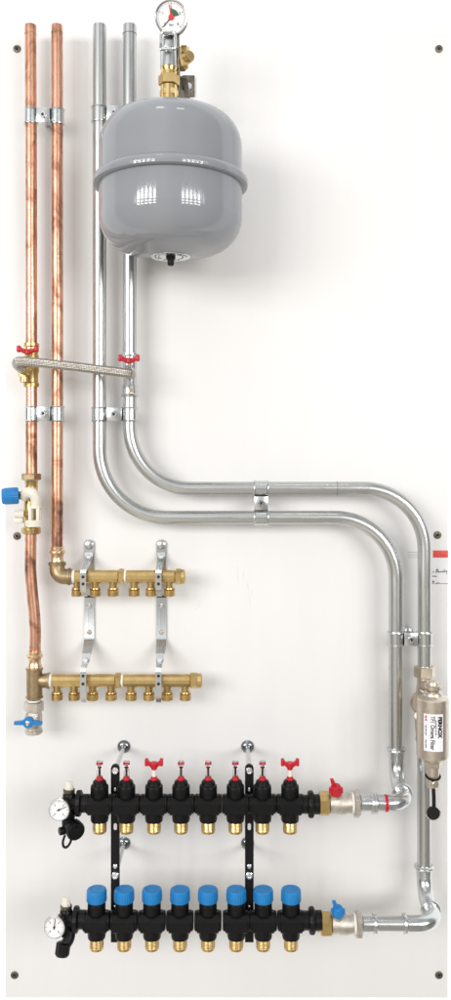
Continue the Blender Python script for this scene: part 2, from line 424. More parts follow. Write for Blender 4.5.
# ================================================================== pipes
HP = .048                                   # depth of pipe centre lines
RC, RS = .0111, .0133
def pipe(name, pts, r, mat, label, ring_at=()):
    t = MB().tube(pts, r, 32).build(name, mat, None, origin=pts[0])
    tag(t, label, 'pipe', None)
    for c, ax in ring_at:
        MB().ring(c, ax, r + .0001, .0006, 28, 8).build('cut_mark', 'brass_dull' if mat == 'copper' else 'screwhead', t)
    return t
pipe('copper_pipe', [P(30.5, 25.5, HP), P(31.2, 180, HP), P(31.4, 350, HP)], RC, 'copper',
     'copper pipe at far left edge, from the board top down to the red butterfly valve', [(P(30.5, 34.5, HP), UP)])
pipe('copper_pipe', [P(57, 25.5, HP), P(57.4, 300, HP), P(57, 549, HP)], RC, 'copper',
     'long unbroken copper pipe running down to the upper brass manifold', [(P(57, 33, HP), UP)])
pipe('copper_pipe', [P(31.3, 384, HP), P(31.5, 480, HP)], RC, 'copper',
     'short straight copper pipe between the hose valve and the blue-capped valve')
pipe('copper_pipe', spline([P(30.8, 530, HP), P(30.6, 552, HP), P(30.6, 572, HP), P(32.4, 595, HP), P(34.4, 616, HP), P(35.2, 636, HP), P(34.8, 656, HP)], 8), RC, 'copper',
     'crooked copper pipe below the blue-capped valve, bent towards the lower brass manifold')
HS = .048
R1, R2 = .122, .122
p1 = fillet([P(99.6, 25.5, HS), P(99.6, 517.5, HS), P(395.8, 517.5, HS), P(395.8, 749, HS)], [.130, .118], 20)
pipe('steel_pipe', p1, RS, 'steel', 'long bent steel pipe nearest the copper, ending at the red-handled ball valve')
pipe('steel_pipe', [P(129.6, 25.5, HS), P(129.6, 357, HS)], RS, 'steel', 'straight steel pipe passing behind the grey vessel to the right red butterfly valve',
     [(P(129.6, 34.6, HS), UP)])
p2 = fillet([P(129.8, 392, HS), P(129.8, 488.5, HS), P(424.6, 488.5, HS), P(424.6, 672, HS)], [.118, .118], 20)
pipe('steel_pipe', p2, RS, 'steel', 'bent steel pipe from the right butterfly valve across to the filter top',
     [(P(337, 488.5, HS), RIGHT)])
pipe('steel_pipe', [P(424.2, 742, HS), P(424.2, 872, HS)], RS, 'steel', 'straight steel pipe below the filter, ending above the bottom right elbow')

# ------------------------------------------------------------------ clamps
def clamp(a, b, axis, r, half, label, group, disc=.008):
    """two pipe bands and a middle plate; a, b = pipe centres, axis = along the pipes"""
    mid = (a + b) / 2; t = thing('pipe_clamp', mid, label, 'clamp', group)
    u = (b - a).normalized(); dist = (b - a).length
    for c in (a, b):
        MB().lathe([(-half, r + .0003), (-half, r + .0030), (-half + .0016, r + .0034), (-half + .0034, r + .0017), (half - .0034, r + .0017), (half - .0016, r + .0034), (half, r + .0030), (half, r + .0003)],
                   c, axis, 36).build('band', 'zinc', t)
    w = dist - 2 * r - .003
    ax = (u, axis.cross(u), axis) if True else None
    pl = MB().box(mid + FRONT * .0095, (w, .0022, half * 1.85), (u, axis.cross(u), axis), .0006)
    pl.box(mid + FRONT * .006 + u * (w / 2 - .001), (.002, .009, half * 1.8), (u, axis.cross(u), axis), .0004)
    pl.box(mid + FRONT * .006 - u * (w / 2 - .001), (.002, .009, half * 1.8), (u, axis.cross(u), axis), .0004)
    pl.build('plate', 'zinc', t)
    q = mid + FRONT * .0106
    s_ = MB().lathe([(0, .0064), (.0026, .0064), (.0036, .0052), (.0036, .0032), (.0020, .0028), (.0020, .0001)], q, FRONT, 22).build('screw', 'chrome', t)
    MB().lathe([(0, .0027), (.0004, .0027), (.0004, .0001)], q + FRONT * .0019, FRONT, 6).build('socket', 'hole', s_)
    MB().cyl(Vector((mid.x, -.002, mid.z)), mid + FRONT * .009, .004).build('stud', 'zinc', t)
    MB().lathe([(0, disc), (.002, disc), (.0045, disc * .75), (.006, .006), (.006, .0001)], Vector((mid.x, -.0003, mid.z)), FRONT, 26).build('base_disc', 'zinc', t)
    return t
G = 'galvanised double pipe clamps'
clamp(P(30.8, 116.8, HP), P(57.3, 117.2, HP), UP, RC, .0152, 'upper steel clamp holding the two copper pipes near the board top', G)
clamp(P(31.5, 414, HP), P(57.3, 414, HP), UP, RC, .0152, 'lower steel clamp on the copper pipes, just under the braided hose', G)
clamp(P(99.6, 115, HS), P(129.6, 115, HS), UP, RS, .0152, 'steel clamp half hidden by the grey vessel', G)
clamp(P(99.6, 414.5, HS), P(129.8, 414.5, HS), UP, RS, .0140, 'clamp joining the vertical steel pipes below the right butterfly valve', G)
clamp(P(261, 488.5, HS), P(261, 517.5, HS), RIGHT, RS, .0140, 'clamp joining the two horizontal steel pipe runs', G)
clamp(P(395.8, 638.5, HS), P(424.6, 638.5, HS), UP, RS, .0138, 'clamp joining the steel pipes just above the filter', G, .0165)

# ================================================================== fittings helpers
def press_ring(mb, c, axis, r):
    mb.lathe([(-.0035, r + .001), (-.0030, r + .0034), (-.0008, r + .0046), (.0015, r + .0040), (.0035, r + .001)], c, axis, 30)

# ------------------------------------------------------------------ left hose valve on copper
def butterfly(parent, c, span, axis_side=RIGHT, drop=.006):
    mb = MB()
    up = UP
    mb.tube(spline([c - axis_side * span * .32 + up * .002, c - axis_side * span * .14 - up * drop * .5, c - up * drop, c + axis_side * span * .14 - up * drop * .5, c + axis_side * span * .32 + up * .002], 5), .0042, 12)
    for s_ in (-1, 1):
        mb.box(c + axis_side * s_ * span * .40 + up * .003, (span * .20, .009, .013), None, .0028)
    mb.cyl(c - up * (drop + .003) , c - up * (drop - .007), .0072, .0062, 16, .001)
    return mb.build('handle', 'red', parent)
hv = thing('hose_valve', P(31.3, 365, HP), 'brass valve with red butterfly handle on the copper pipe, at the hose\'s left end', 'valve')
o = P(31.3, 365, HP)
MB().lathe([(-L(22, HP), .0118), (-L(22, HP), .0148), (-L(18.5, HP), .0150), (-L(17.5, HP), .0128), (-L(10, HP), .0132), (-L(6, HP), .0150), (L(6, HP), .0150), (L(11, HP), .0130), (L(17, HP), .0130), (L(18.5, HP), .0150), (L(21.5, HP), .0148), (L(21.5, HP), .0118)], o, UP, 28).build('body', 'brass', hv)
MB().cyl(o + FRONT * .008, o + FRONT * .034, .0085).hexn(o + FRONT * .030, o + FRONT * .038, .0115).build('spindle_boss', 'brass_bright', hv)
bmv = MB(); bmv.cyl(P(27, 367, .062), P(19.5, 372, .072), .0095, None, 20, .001); bmv.hexn(P(23.4, 377, .070), P(23.4, 368, .070), .0098)
bmv.lathe([(0, .008), (.010, .008), (.012, .006)], P(24, 376.5, .07), DOWN, 18)
bmv.build('drain_outlet', 'brass', hv)
MB().cyl(P(28, 360, .075), P(28, 351, .078), .0055).build('stem', 'brass_bright', hv)
butterfly(hv, P(27.6, 350.5, .084), .042, RIGHT, .004)
# hose
hose_pts = spline([P(29, 371.5, .072), P(22, 368.5, .086), P(16.8, 364.5, .096), P(18.5, 361.4, .106), P(30, 361.8, .1085), P(60, 364.8, .108), P(95, 369.0, .107), P(118, 371.8, .106), P(129, 373.4, .103), P(131.6, 374.4, .094), P(131, 374.6, .080), P(130.2, 374.5, .064)], 12)
hs = MB().tube(hose_pts, [.0094 - .0014 * i / (len(hose_pts) - 1) for i in range(len(hose_pts))], 24).build('braided_hose', 'braid', None, origin=hose_pts[0])
tag(hs, 'braided metal hose slung across the pipes between the two butterfly valves', 'hose')
MB().tube(hose_pts[:12], .0102, 20).build('ferrule', 'brass', hs)
MB().tube(hose_pts[-10:], .0094, 20).build('ferrule', 'chrome', hs)

# ------------------------------------------------------------------ right hose valve on steel
rv = thing('press_valve', P(129.8, 376, HS), 'steel press valve with red butterfly handle, at the hose\'s right end', 'valve')
o = P(129.8, 376, HS)
mb = MB(); r = .0136
mb.lathe([(-L(21, HS), RS), (-L(21, HS), r + .0032), (-L(19.6, HS), r + .0038), (-L(17.8, HS), r + .0012), (-L(10, HS), r + .0010), (-L(8, HS), r - .001), (L(6, HS), r - .001), (L(9, HS), r), (L(19, HS), r), (L(20.4, HS), r + .0036), (L(22.2, HS), r + .0034), (L(22.6, HS), RS)], o, UP, 30)
mb.build('body', 'zinc', rv)
MB().lathe([(0, .0050), (.0012, .0046), (.0012, .001)], P(131.4, 390.5, HS + .0133), FRONT, 16).build('test_plug', 'brass_dull', rv)
MB().cyl(P(130, 371, HS + .008), P(129.6, 367, .072), .0085, .0065).cyl(P(129.6, 369, .072), P(129.6, 363, .074), .0045).build('spindle_boss', 'chrome', rv)
butterfly(rv, P(128.8, 359.5, .078), .042, RIGHT, .004)

# ------------------------------------------------------------------ mixing / safety valve with blue cap
bv = thing('pressure_valve', P(31.3, 505, HP), 'brass safety valve with blue cap and white plastic tundish spout', 'valve')
o = P(31.3, 505, HP)
def LL(py, h=HP, y0=505): return L(y0 - py, h)
MB().lathe([(LL(534), .012), (LL(534), .0155), (LL(531.5), .0180), (LL(528), .0178), (LL(527), .0140), (LL(520), .0135), (LL(515), .0150), (LL(495), .0150), (LL(490), .0122), (LL(482), .0122), (LL(480.5), .0140)], o, UP, 28).build('body', 'brass', bv)
MB().hexn(P(31.3, 480, HP), P(31.3, 473.5, HP), .0190).build('compression_nut', 'brass_dull', bv)
MB().hexn(P(31, 533.5, HP), P(31, 528, HP), .0188).build('compression_nut', 'brass_dull', bv)
bo = MB().lathe([(0, .0098), (.010, .0098), (.012, .0085), (.024, .0085)], P(30, 495, HP + .012), P(18, 495.5, .075) - P(30, 495, HP + .012), 22); bo.build('cap_neck', 'brass_bright', bv)
ca, cb = P(18.5, 495.5, .074), P(1.4, 496.5, .082); ln = (cb - ca).length
cp_ = MB().lathe([(0, .0150), (.003, .0164), (ln * .75, .0162), (ln * .93, .0152), (ln, .0125), (ln, .0001)], ca, cb - ca, 60, flute=(20, .0008, .014)).build('blue_cap', 'blue', bv)
MB().lathe([(0, .0090), (.0005, .0088), (.0005, .0080), (0, .0078)], cb, cb - ca, 24, caps=False).build('raised_mark', 'white', cp_)
sp = MB()
sp.tube(spline([P(25.0, 496.5, .070), P(27.5, 492.6, .084), P(33, 493.5, .090), P(35.8, 499, .089), P(36, 506, .086)], 8), [.0100] * 33, 24)
sp.lathe([(0, .0118), (.004, .0122), (.006, .0105)], P(35.6, 505.5, .087), DOWN, 24)
sp.build('spout', 'white', bv)
td = MB()
for a in range(4):
    an = PI / 4 + a * PI / 2
    td.box(P(34.8, 513.5, .086) + Vector((.0105 * math.cos(an), .0105 * math.sin(an), 0)), (.0062, .0062, .027), None, .001)
td.lathe([(0, .0160), (.002, .0174), (.012, .0166), (.0125, .0001)], P(34.6, 520, .086), DOWN, 30)
td.lathe([(0, .0130), (.003, .0130), (.003, .0001)], P(35, 506.5, .086), DOWN, 24)
td.build('tundish', 'white', bv)
MB().cyl(P(27.5, 514, .062), P(23.5, 514, .070), .0062).build('side_boss', 'brass_bright', bv)
MB().lathe([(0, .0085), (.010, .0085), (.011, .0068), (.017, .0068)], P(24, 514, .070), P(15, 514, .072) - P(24, 514, .070), 20).box(P(19, 520.5, .070), (.018, .012, .010), None, .002).build('side_cap', 'white', bv)

# ------------------------------------------------------------------ gauge builder
def gauge(parent, c, n, r, depth, mat_case, needle_deg, rich=False):
    n = Vector(n).normalized(); x = Vector((1, 0, 0)); x = (x - n * x.dot(n)).normalized(); y = n.cross(x)
    if y.z < 0: y = -y
    cs = MB().lathe([(-depth, r * .80), (-depth * .9, r * .95), (-.004, r * .97), (-.002, r), (.0012, r), (.0020, r * .96), (.0018, r * .90), (-.0008, r * .885), (-.0008, .0001)], c, n, 44).build('gauge_case', mat_case, parent)
    MB().lathe([(-.0006, r * .885), (-.0003, r * .885), (-.0003, .0001)], c, n, 40).build('dial_plate', 'dial', cs)
    mk = MB()
    for k in range(41 if rich else 31):
        a = math.radians(225 - 270 * k / (40 if rich else 30)); big = k % (10 if rich else 5) == 0
        d = x * math.cos(a) + y * math.sin(a); l_ = r * (.14 if big else .06)
        mk.box(c + d * (r * .82 - l_ / 2) + n * .0001, (l_, r * (.028 if big else .014), .0002), (d, n.cross(d), n))
    mk.build('scale_marks', 'ink', cs)
    for k, w_ in enumerate('01234' if rich else '0246'):
        a = math.radians(225 - 270 * k / (4 if rich else 3))
        text('numeral', w_, c + (x * math.cos(a) + y * math.sin(a)) * r * .55 + n * .0001, x, y, r * .24, 'ink', cs)
    a = math.radians(needle_deg); d = x * math.cos(a) + y * math.sin(a); e_ = n.cross(d)
    MB().prism([(-r * .20, r * .04), (-r * .2, -r * .04), (r * .74, -r * .018), (r * .74, r * .018)], c + n * .0008, d, e_, .0005).lathe([(0, r * .10), (.0012, r * .09), (.0012, .0001)], c + n * .0003, n, 18).build('needle', 'ink', cs)
    return cs, x, y, n

# ================================================================== expansion vessel
HT = .172
tc_ = P(170.7, 182.6, HT)                                # centre of the rim
ves = thing('expansion_vessel', P(171, 262, HT), 'round grey enamelled expansion vessel with a rolled rim round its middle', 'vessel')
Rb, Rr = .1288, .1396
up_prof = [(.010, Rb), (.060, Rb)]
for k in range(1, 10):
    a = PI / 2 * k / 9; up_prof.append((.060 + .059 * math.sin(a), Rb - .050 + .050 * math.cos(a)))
up_prof += [(.1255, .062), (.131, .042), (.134, .022), (.134, .0001)]
lo_prof = [(-.010, Rb), (-.064, Rb)]
for k in range(1, 12):
    a = PI / 2 * k / 11 * .93; lo_prof.append((-.064 - .062 * math.sin(a), Rb - .064 + .064 * math.cos(a)))
lo_prof += [(-.1305, .048), (-.133, .038), (-.1335, .0365), (-.1335, .0001)]
rim = [(-.010, Rb + .0003), (-.0105, Rr - .005), (-.0085, Rr - .001), (-.004, Rr), (.002, Rr - .0005), (.0065, Rr - .004), (.009, Rr - .009), (.0105, Rb + .0003)]
MB().lathe(up_prof, tc_, UP, 72).build('upper_shell', 'tank', ves, 30)
MB().lathe([(-t, r_) for t, r_ in lo_prof], tc_, DOWN, 72).build('lower_shell', 'tank', ves, 30)
MB().lathe(rim, tc_, UP, 72).build('rim', 'tank', ves, 50)
pb = tc_ + DOWN * .1338
pl = MB().lathe([(0, .0360), (.0008, .0356), (.0012, .034), (.0004, .032), (.0004, .0001)], pb, DOWN, 40).build('rating_plate', 'zinc', ves)
ks = MB()
for rr in (.028, .022):
    for k in range(26):
        a = 2 * PI * k / 26 + rr * 40
        if random.random() < .25: continue
        d = Vector((math.cos(a), math.sin(a), 0)); ks.box(pb + d * rr + DOWN * .0005, (.0026, random.uniform(.002, .0042), .0003), (d, UP.cross(d), UP))
ks.build('embossed_text', 'ink', pl)
MB().lathe([(-.002, .0085), (.004, .0085), (.005, .0062), (.013, .0060), (.016, .0045), (.016, .0001)], pb, DOWN, 20).build('valve_cap', 'rubber', ves)

# ------------------------------------------------------------------ top group: nipple, lock valve, gauge
vg = thing('vessel_fitting', P(169, 97, HT), 'bright brass union and steel sleeve standing on top of the grey vessel', 'fitting')
tp = tc_ + UP * .132; xx = P(169, 60, HT).x; ax_ = Vector((xx, -HT, 0))
def zt(py): return P(0, py, HT).z
MB().cyl(ax_ + UP * (tc_.z + .128), ax_ + UP * zt(86), .0150, None, 26, .001).hexn(ax_ + UP * zt(96.5), ax_ + UP * zt(90), .0168).build('nipple', 'brass_bright', vg)
MB().hexn(ax_ + UP * zt(85.8), ax_ + UP * zt(75.8), .0192, ch=.1).build('union_nut', 'brass', vg)
MB().lathe([(0, .0152), (L(3, HT), .0152), (L(4, HT), .0140), (L(7.5, HT), .0158), (L(8.4, HT), .0150)], ax_ + UP * zt(76), UP, 26).build('collar', 'brass_bright', vg)
MB().lathe([(0, .0150), (0, .0156), (L(17, HT), .0156), (L(17.6, HT), .0150)], ax_ + UP * zt(67.8), UP, 32).build('sleeve', 'zinc', vg)
# wire frame that carries the gauge
fr = MB(); fc = Vector((P(168.8, 0, HT).x, -HT - .020, 0)); hw, z0, z1 = L(7.2, HT + .02), P(0, 49.2, HT + .02).z, P(0, 32.2, HT + .02).z
loop = fillet([fc + Vector((-hw, 0, z0 + .01)), fc + Vector((-hw, 0, z0)), fc + Vector((hw, 0, z0)), fc + Vector((hw, 0, z1)), fc + Vector((-hw, 0, z1)), fc + Vector((-hw, 0, z0)), ] , [.0001, .005, .005, .005], 5)
fr.tube(loop, .0030, 10)
fr.box(fc + Vector((0, .018, (z0 + z1) / 2)), (hw * 1.5, .020, (z1 - z0) * .9), None, .003)
fr.build('bail', 'zinc', vg)
MB().tube([Vector((P(177.6, 0, HT).x, -HT - .004, zt(24))), Vector((P(178.4, 0, HT).x, -HT - .002, zt(60))), Vector((P(178.8, 0, HT).x, -HT + .01, zt(92)))], .0028, 10).build('spring_clip', 'screwhead', vg)
pgt = thing('pressure_gauge', P(171.3, 17.4, HT + .02), 'large round pressure gauge above the vessel with green sector and red hub', 'gauge')
gc = P(171.3, 17.2, HT + .024); gn = Vector((0, -1, -.22)); gR = L(16.6, HT + .024)
cs, gx_, gy_, gn_ = gauge(pgt, gc, gn, gR, .024, 'screwhead', 228, True)
MB().lathe([(.0004, gR * .99), (.0016, gR * 1.0), (.0024, gR * .97), (.0020, gR * .905), (.0004, gR * .90), (.0004, gR * .99)], gc, gn, 48, caps=False).build('bezel', 'chrome', cs)
poly = [(0, 0)] + [(gR * .47 * math.cos(math.radians(q)), gR * .47 * math.sin(math.radians(q))) for q in range(12, 98, 8)]
MB().prism(poly, gc + gn_ * .0002, gx_, gy_, .0002).build('green_sector', 'green', cs)
d = (gx_ * math.cos(math.radians(100)) + gy_ * math.sin(math.radians(100)))
MB().prism([(0, gR * .04), (0, -gR * .04), (gR * .72, -gR * .02), (gR * .72, gR * .02)], gc + gn_ * .0010, d, gn_.cross(d), .0004).build('set_pointer', 'redink', cs)
MB().lathe([(0, gR * .17), (.0012, gR * .165), (.0018, gR * .12), (.0018, .0001)], gc + gn_ * .0012, gn_, 24).build('hub', 'redink', cs)
text('unit', 'bar', gc - gy_ * gR * .42 + gn_ * .0002, gx_, gy_, gR * .2, 'ink', cs)
MB().cyl(gc - gn_ * .022 , Vector((gc.x - .002, -HT, zt(40))), .0085).build('stem', 'chrome', pgt)
# brass relief fitting right of the sleeve, and the wall bracket behind
rf = thing('relief_fitting', P(185, 58, .13), 'small brass side fitting right of the steel sleeve under the gauge', 'fitting')
mb = MB(); hh = .150
mb.hexn(P(184.2, 54, hh), P(184.2, 47, hh), .0095)
mb.cyl(P(184.2, 68, hh), P(184.2, 50, hh), .0078, None, 20, .001)
mb.lathe([(-.003, .0085), (.0, .0105), (.010, .0105), (.011, .009), (.014, .009), (.014, .0001)], P(186.2, 58.5, hh), Vector((.55, -.8, 0)), 22)
mb.hexn(P(182, 70, hh), P(182, 65, hh), .0085)
mb.cyl(P(179, 62, HT), P(185, 62, hh), .0075)
mb.build('body', 'brass', rf)
wb = thing('wall_bracket', P(188, 86, .002), 'grey steel angle bracket on the board behind the vessel neck', 'bracket')
mb = MB(); mb.box(P(188.2, 86, .003), (L(12.5), .004, L(21)), None, .001); mb.box(P(184, 93, .07), (.020, .14, .004), None, .001)
mb.build('plate', 'screwhead', wb)
MB().lathe([(0, .0075), (.003, .0075), (.004, .006), (.004, .0001)], P(189, 87, .005), FRONT, 6).build('bolt', 'chrome', wb)
MB().ribbon([P(184, 93, .08), P(180, 94, .14), Vector((xx + .010, -HT + .012, zt(93)))], .014, .003, UP).build('arm', 'screwhead', wb)

# ================================================================== brass manifolds
HB = .055
def brass_port(parent, px, py0, py1, first=[None]):
    """threaded outlet under a bar"""
    if first[0] is None:
        a = P(px, py0, HB); ln_ = L(py1 - py0, HB)
        pr_ = [(-.004, .0085), (ln_ * .10, .0074), (ln_ * .34, .0072), (ln_ * .38, .0102), (ln_ * .46, .0106), (ln_ * .5, .0092)]
        t = ln_ * .52
        while t < ln_ * .95:
            pr_ += [(t, .0112), (t + .0010, .0104)]; t += .0022
        pr_ += [(ln_ * .97, .0108), (ln_, .0100), (ln_, .0078), (ln_ - .006, .0076), (ln_ - .006, .0001)]
        o_ = MB().lathe(pr_, a, DOWN, 22).build('outlet', 'brass', parent); first[0] = (o_, a, Vector(parent['_o'])); return o_
    o0, a0, po = first[0]
    c = o0.copy(); COL.objects.link(c); c.parent = parent
    c.location = (P(px, py0, HB) - Vector(parent['_o'])) - (a0 - po); return c
def brass_manifold(x0, x1, yc, ports, joint, label, cap, half=6.6):
    t = thing('brass_manifold', P(x0, yc, HB), label, 'manifold', 'brass manifolds')
    r_ = L(half, HB); a = P(x0, yc, HB)
    def seg(xa, xb):
        # eight sided bar with rounded shoulders
        m_ = MB(); A, B = P(xa, yc, HB), P(xb, yc, HB); n = (B - A).length
        m_.lathe([(0, r_ * .9), (.002, r_), (n - .002, r_), (n, r_ * .9)], A, RIGHT, 12, up=Vector((0, -math.cos(.26), math.sin(.26))))
        return m_
    sg = seg(x0, joint - 4.6).build('bar', 'brass', t, 20)
    seg(joint + 2.6, x1).build('bar', 'brass', t, 20)
    MB().hexn(P(joint - 4.8, yc, HB), P(joint + .6, yc, HB), r_ * 1.22).build('union_nut', 'brass', t)
    MB().cyl(P(joint + .4, yc, HB), P(joint + 2.9, yc, HB), r_ * .98, None, 24, .001).build('thread_tape', 'ptfe', t)
    MB().lathe([(-.0015, r_ * .9), (-.001, r_ * 1.03), (.004, r_ * 1.03), (.0045, r_ * .9)], P(x0 - 1.2, yc, HB), RIGHT, 24).build('thread_tape', 'ptfe', t)
    cm = MB().hexn(P(x1 - .3, yc, HB), P(x1 + cap * .62, yc, HB), r_ * 1.2)
    cm.lathe([(0, r_ * 1.1), (L(cap * .3, HB), r_ * 1.12), (L(cap * .42, HB), r_ * .85), (L(cap * .42, HB), .0001)], P(x1 + cap * .6, yc, HB), RIGHT, 24)
    cm.build('end_cap', 'brass', t)
    for px in ports: brass_port(t, px, yc + half - .6, yc + half + 12.8)
    return t
brass_manifold(74, 175.5, 576.6, (77, 95.2, 113.2, 134.2, 151.2, 169.3), 123.5, 'upper brass manifold with six threaded outlets beneath', 9.5)
brass_manifold(51, 190.5, 680.6, (57, 74.2, 92.6, 111.2, 131, 149, 167.2, 185.4), 120.5, 'lower brass manifold with eight threaded outlets beneath', 11.5)

el = thing('brass_elbow', P(57, 570, HB), 'dull brass elbow turning the second copper pipe into the upper manifold', 'elbow')
mb = MB(); mb.tube(fillet([P(57, 562, HP + .002), P(57, 576.6, HB), P(72, 576.6, HB)], [.016], 12), .0150, 28)
mb.lathe([(0, .0150), (.0005, .0170), (.006, .0172), (.007, .0152)], P(57, 565.6, HP + .003), UP, 28)
mb.lathe([(-.004, .015), (-.0036, .0168), (.0, .0168)], P(70, 576.6, HB), RIGHT, 28)
mb.build('bend', 'brass_dull', el)
def copper_socket(parent, px, y0, y1, h, r=.0122):
    c = P(px, y1, h); ln_ = L(y1 - y0, h)
    return MB().lathe([(0, r + .0018), (ln_ * .10, r + .002), (ln_ * .25, r + .0005), (ln_ * .42, r - .0002), (ln_ * .52, r), (ln_ * .60, r + .0008), (ln_ * .68, r + .0036), (ln_ * .78, r + .0036), (ln_ * .84, r + .0008), (ln_ * .97, r + .0010), (ln_, r)], c, UP, 28).build('press_socket', 'gunmetal', parent)
copper_socket(el, 57, 546.4, 565.4, HP + .002)
te = thing('brass_tee', P(34.7, 683, HB), 'dull brass tee at the left end of the lower brass manifold', 'tee')
mb = MB(); a, b = P(34.4, 698, HB), P(34.4, 668, HB); n_ = (b - a).length; r_ = .0152
mb.lathe([(0, r_), (.0006, r_ + .0016), (.003, r_ + .0016), (.004, r_), (n_ - .004, r_), (n_ - .003, r_ + .0016), (n_ - .0006, r_ + .0016), (n_, r_)], a, UP, 28)
mb.lathe([(0, .0110), (.012, .0125), (.020, .0140), (.0245, .0140), (.025, .0155), (.0285, .0155), (.029, .013)], P(34.6, 680.6, HB), RIGHT, 26)
mb.build('body', 'brass_dull', te)
copper_socket(te, 34.6, 651.5, 668.2, HB)
dv = thing('drain_valve', P(33.4, 720, HB), 'nickel ball valve with blue butterfly handle under the brass tee', 'valve')
MB().lathe([(0, .0128), (.005, .0128)], P(33.9, 702, HB), UP, 24).build('thread_tape', 'ptfe', dv)
MB().hexn(P(33.7, 711, HB), P(33.7, 701, HB), .0195).build('nut', 'nickel', dv)
MB().lathe([(0, .0110), (0, .0150), (L(5, HB), .0160), (L(6, HB), .0150), (L(12, HB), .0166), (L(18, HB), .0166), (L(21, HB), .0150), (L(23, HB), .0140)], P(33.5, 733.4, HB), UP, 28).hexn(P(33.5, 733.2, HB), P(33.5, 728.6, HB), .0178).build('body', 'nickel', dv)
hc = P(28.2, 722.4, HB + .024)
hb = MB(); hb.lathe([(-.004, .0105), (.003, .0105), (.0045, .0090), (.0045, .0001)], hc, FRONT, 26)
for s_ in (-1, 1):
    hb.ribbon([(hc + RIGHT * s_ * .006 + UP * s_ * -.0005, .009), (hc + RIGHT * s_ * .014 + DOWN * .0006, .0075), (hc + RIGHT * s_ * .0265 + DOWN * .0012, .0055)], .008, .008, UP)
hb.build('handle', 'blue', dv)
MB().cyl(P(28.6, 722.4, HB + .010), hc, .0055).build('spindle', 'nickel', dv)
MB().lathe([(0, .0044), (.0022, .0044), (.003, .003), (.003, .0001)], hc + FRONT * .0045, FRONT, 16).build('screw', 'chrome', dv)

# ------------------------------------------------------------------ zinc straps holding the brass manifolds
def brass_bracket(px, label):
    t = thing('manifold_bracket', P(px, 544, 0), label, 'bracket', 'zinc straps behind the brass manifolds')
    X = P(px, 0, 0).x; x_ = lambda: X
    def pt(py, h, dx=0): q = P(0, py, h); return Vector((X + dx, q.y, q.z))
    w1, w2 = .0195, .0115
    st_ = MB()
    st_.ribbon([(pt(539.8, .003), .008), (pt(541, .003), .015), (pt(543.5, .003), w1), (pt(572, .003), w1 * .92), (pt(596, .003), w1), (pt(637.5, .003), w1), (pt(640.5, .006), w1), (pt(652.5, .034), w1 * .95), (pt(654.5, .038), w1 * .8)], w1, .0026)
    st_.build('wall_strap', 'zinc', t)
    for y0, hb_ in ((552.5, .006), (656, .040)):
        cl = MB(); d_ = y0 - 552.5
        if d_ < 1: pts = [(pt(552.5, .007), w1 * .82), (pt(557, .010), w1 * .82), (pt(563, .030), w1 * .60), (pt(567.5, .055), w2), (pt(570.5, .076), w2), (pt(573, .0795), w2), (pt(587, .0795), w2), (pt(590, .077), w2 * .95), (pt(596, .060), w2 * .9)]
        else: pts = [(pt(653.5, .038), w1 * .78), (pt(660, .044), w1 * .78), (pt(664, .060), w1 * .60), (pt(668, .074), w2), (pt(672, .0795), w2), (pt(690, .0795), w2), (pt(698, .078), w2), (pt(702, .072), w2 * .75)]
        cl.ribbon(pts, w2, .0024); c_ = cl.build('clip', 'zinc', t)
        hm = MB()
        for yy in ((577, 584) if d_ < 1 else (676, 684)): hm.lathe([(0, .0030), (.0003, .0030), (.0003, .0001)], pt(yy, .0808), FRONT, 14)
        hm.build('holes', 'hole', c_)
        sc_ = pt(557.5, .0125) if d_ < 1 else pt(660.5, .049)
        MB().lathe([(-.003, .0058), (.002, .0058), (.004, .004), (.004, .0001)], sc_, Vector((0, -1, .3)), 14).build('rivet', 'chrome', t)
    s1 = MB().lathe([(0, .0088), (.001, .0088), (.004, .0072), (.005, .004), (.005, .0001)], pt(545, .0043), FRONT, 24).build('screw', 'zinc', t)
    MB().lathe([(0, .0050), (.0014, .0050), (.0026, .0036), (.0026, .0001)], pt(606, .0043), FRONT, 16).build('screw', 'chrome', t)
    MB().lathe([(0, .0048), (.0014, .0048), (.0026, .0032), (.0026, .0001)], pt(632, .0043), FRONT, 16).build('screw', 'nickel', t)
    MB().box(pt(596.5, .0046), (w1 * .96, .002, .004)).build('slot', 'hole', t)
    return t
brass_bracket(89.6, 'zinc strap bracket nearest the copper pipes, screwed above the brass manifolds')
brass_bracket(161.6, 'zinc strap bracket farther from the copper pipes, near the brass end caps')

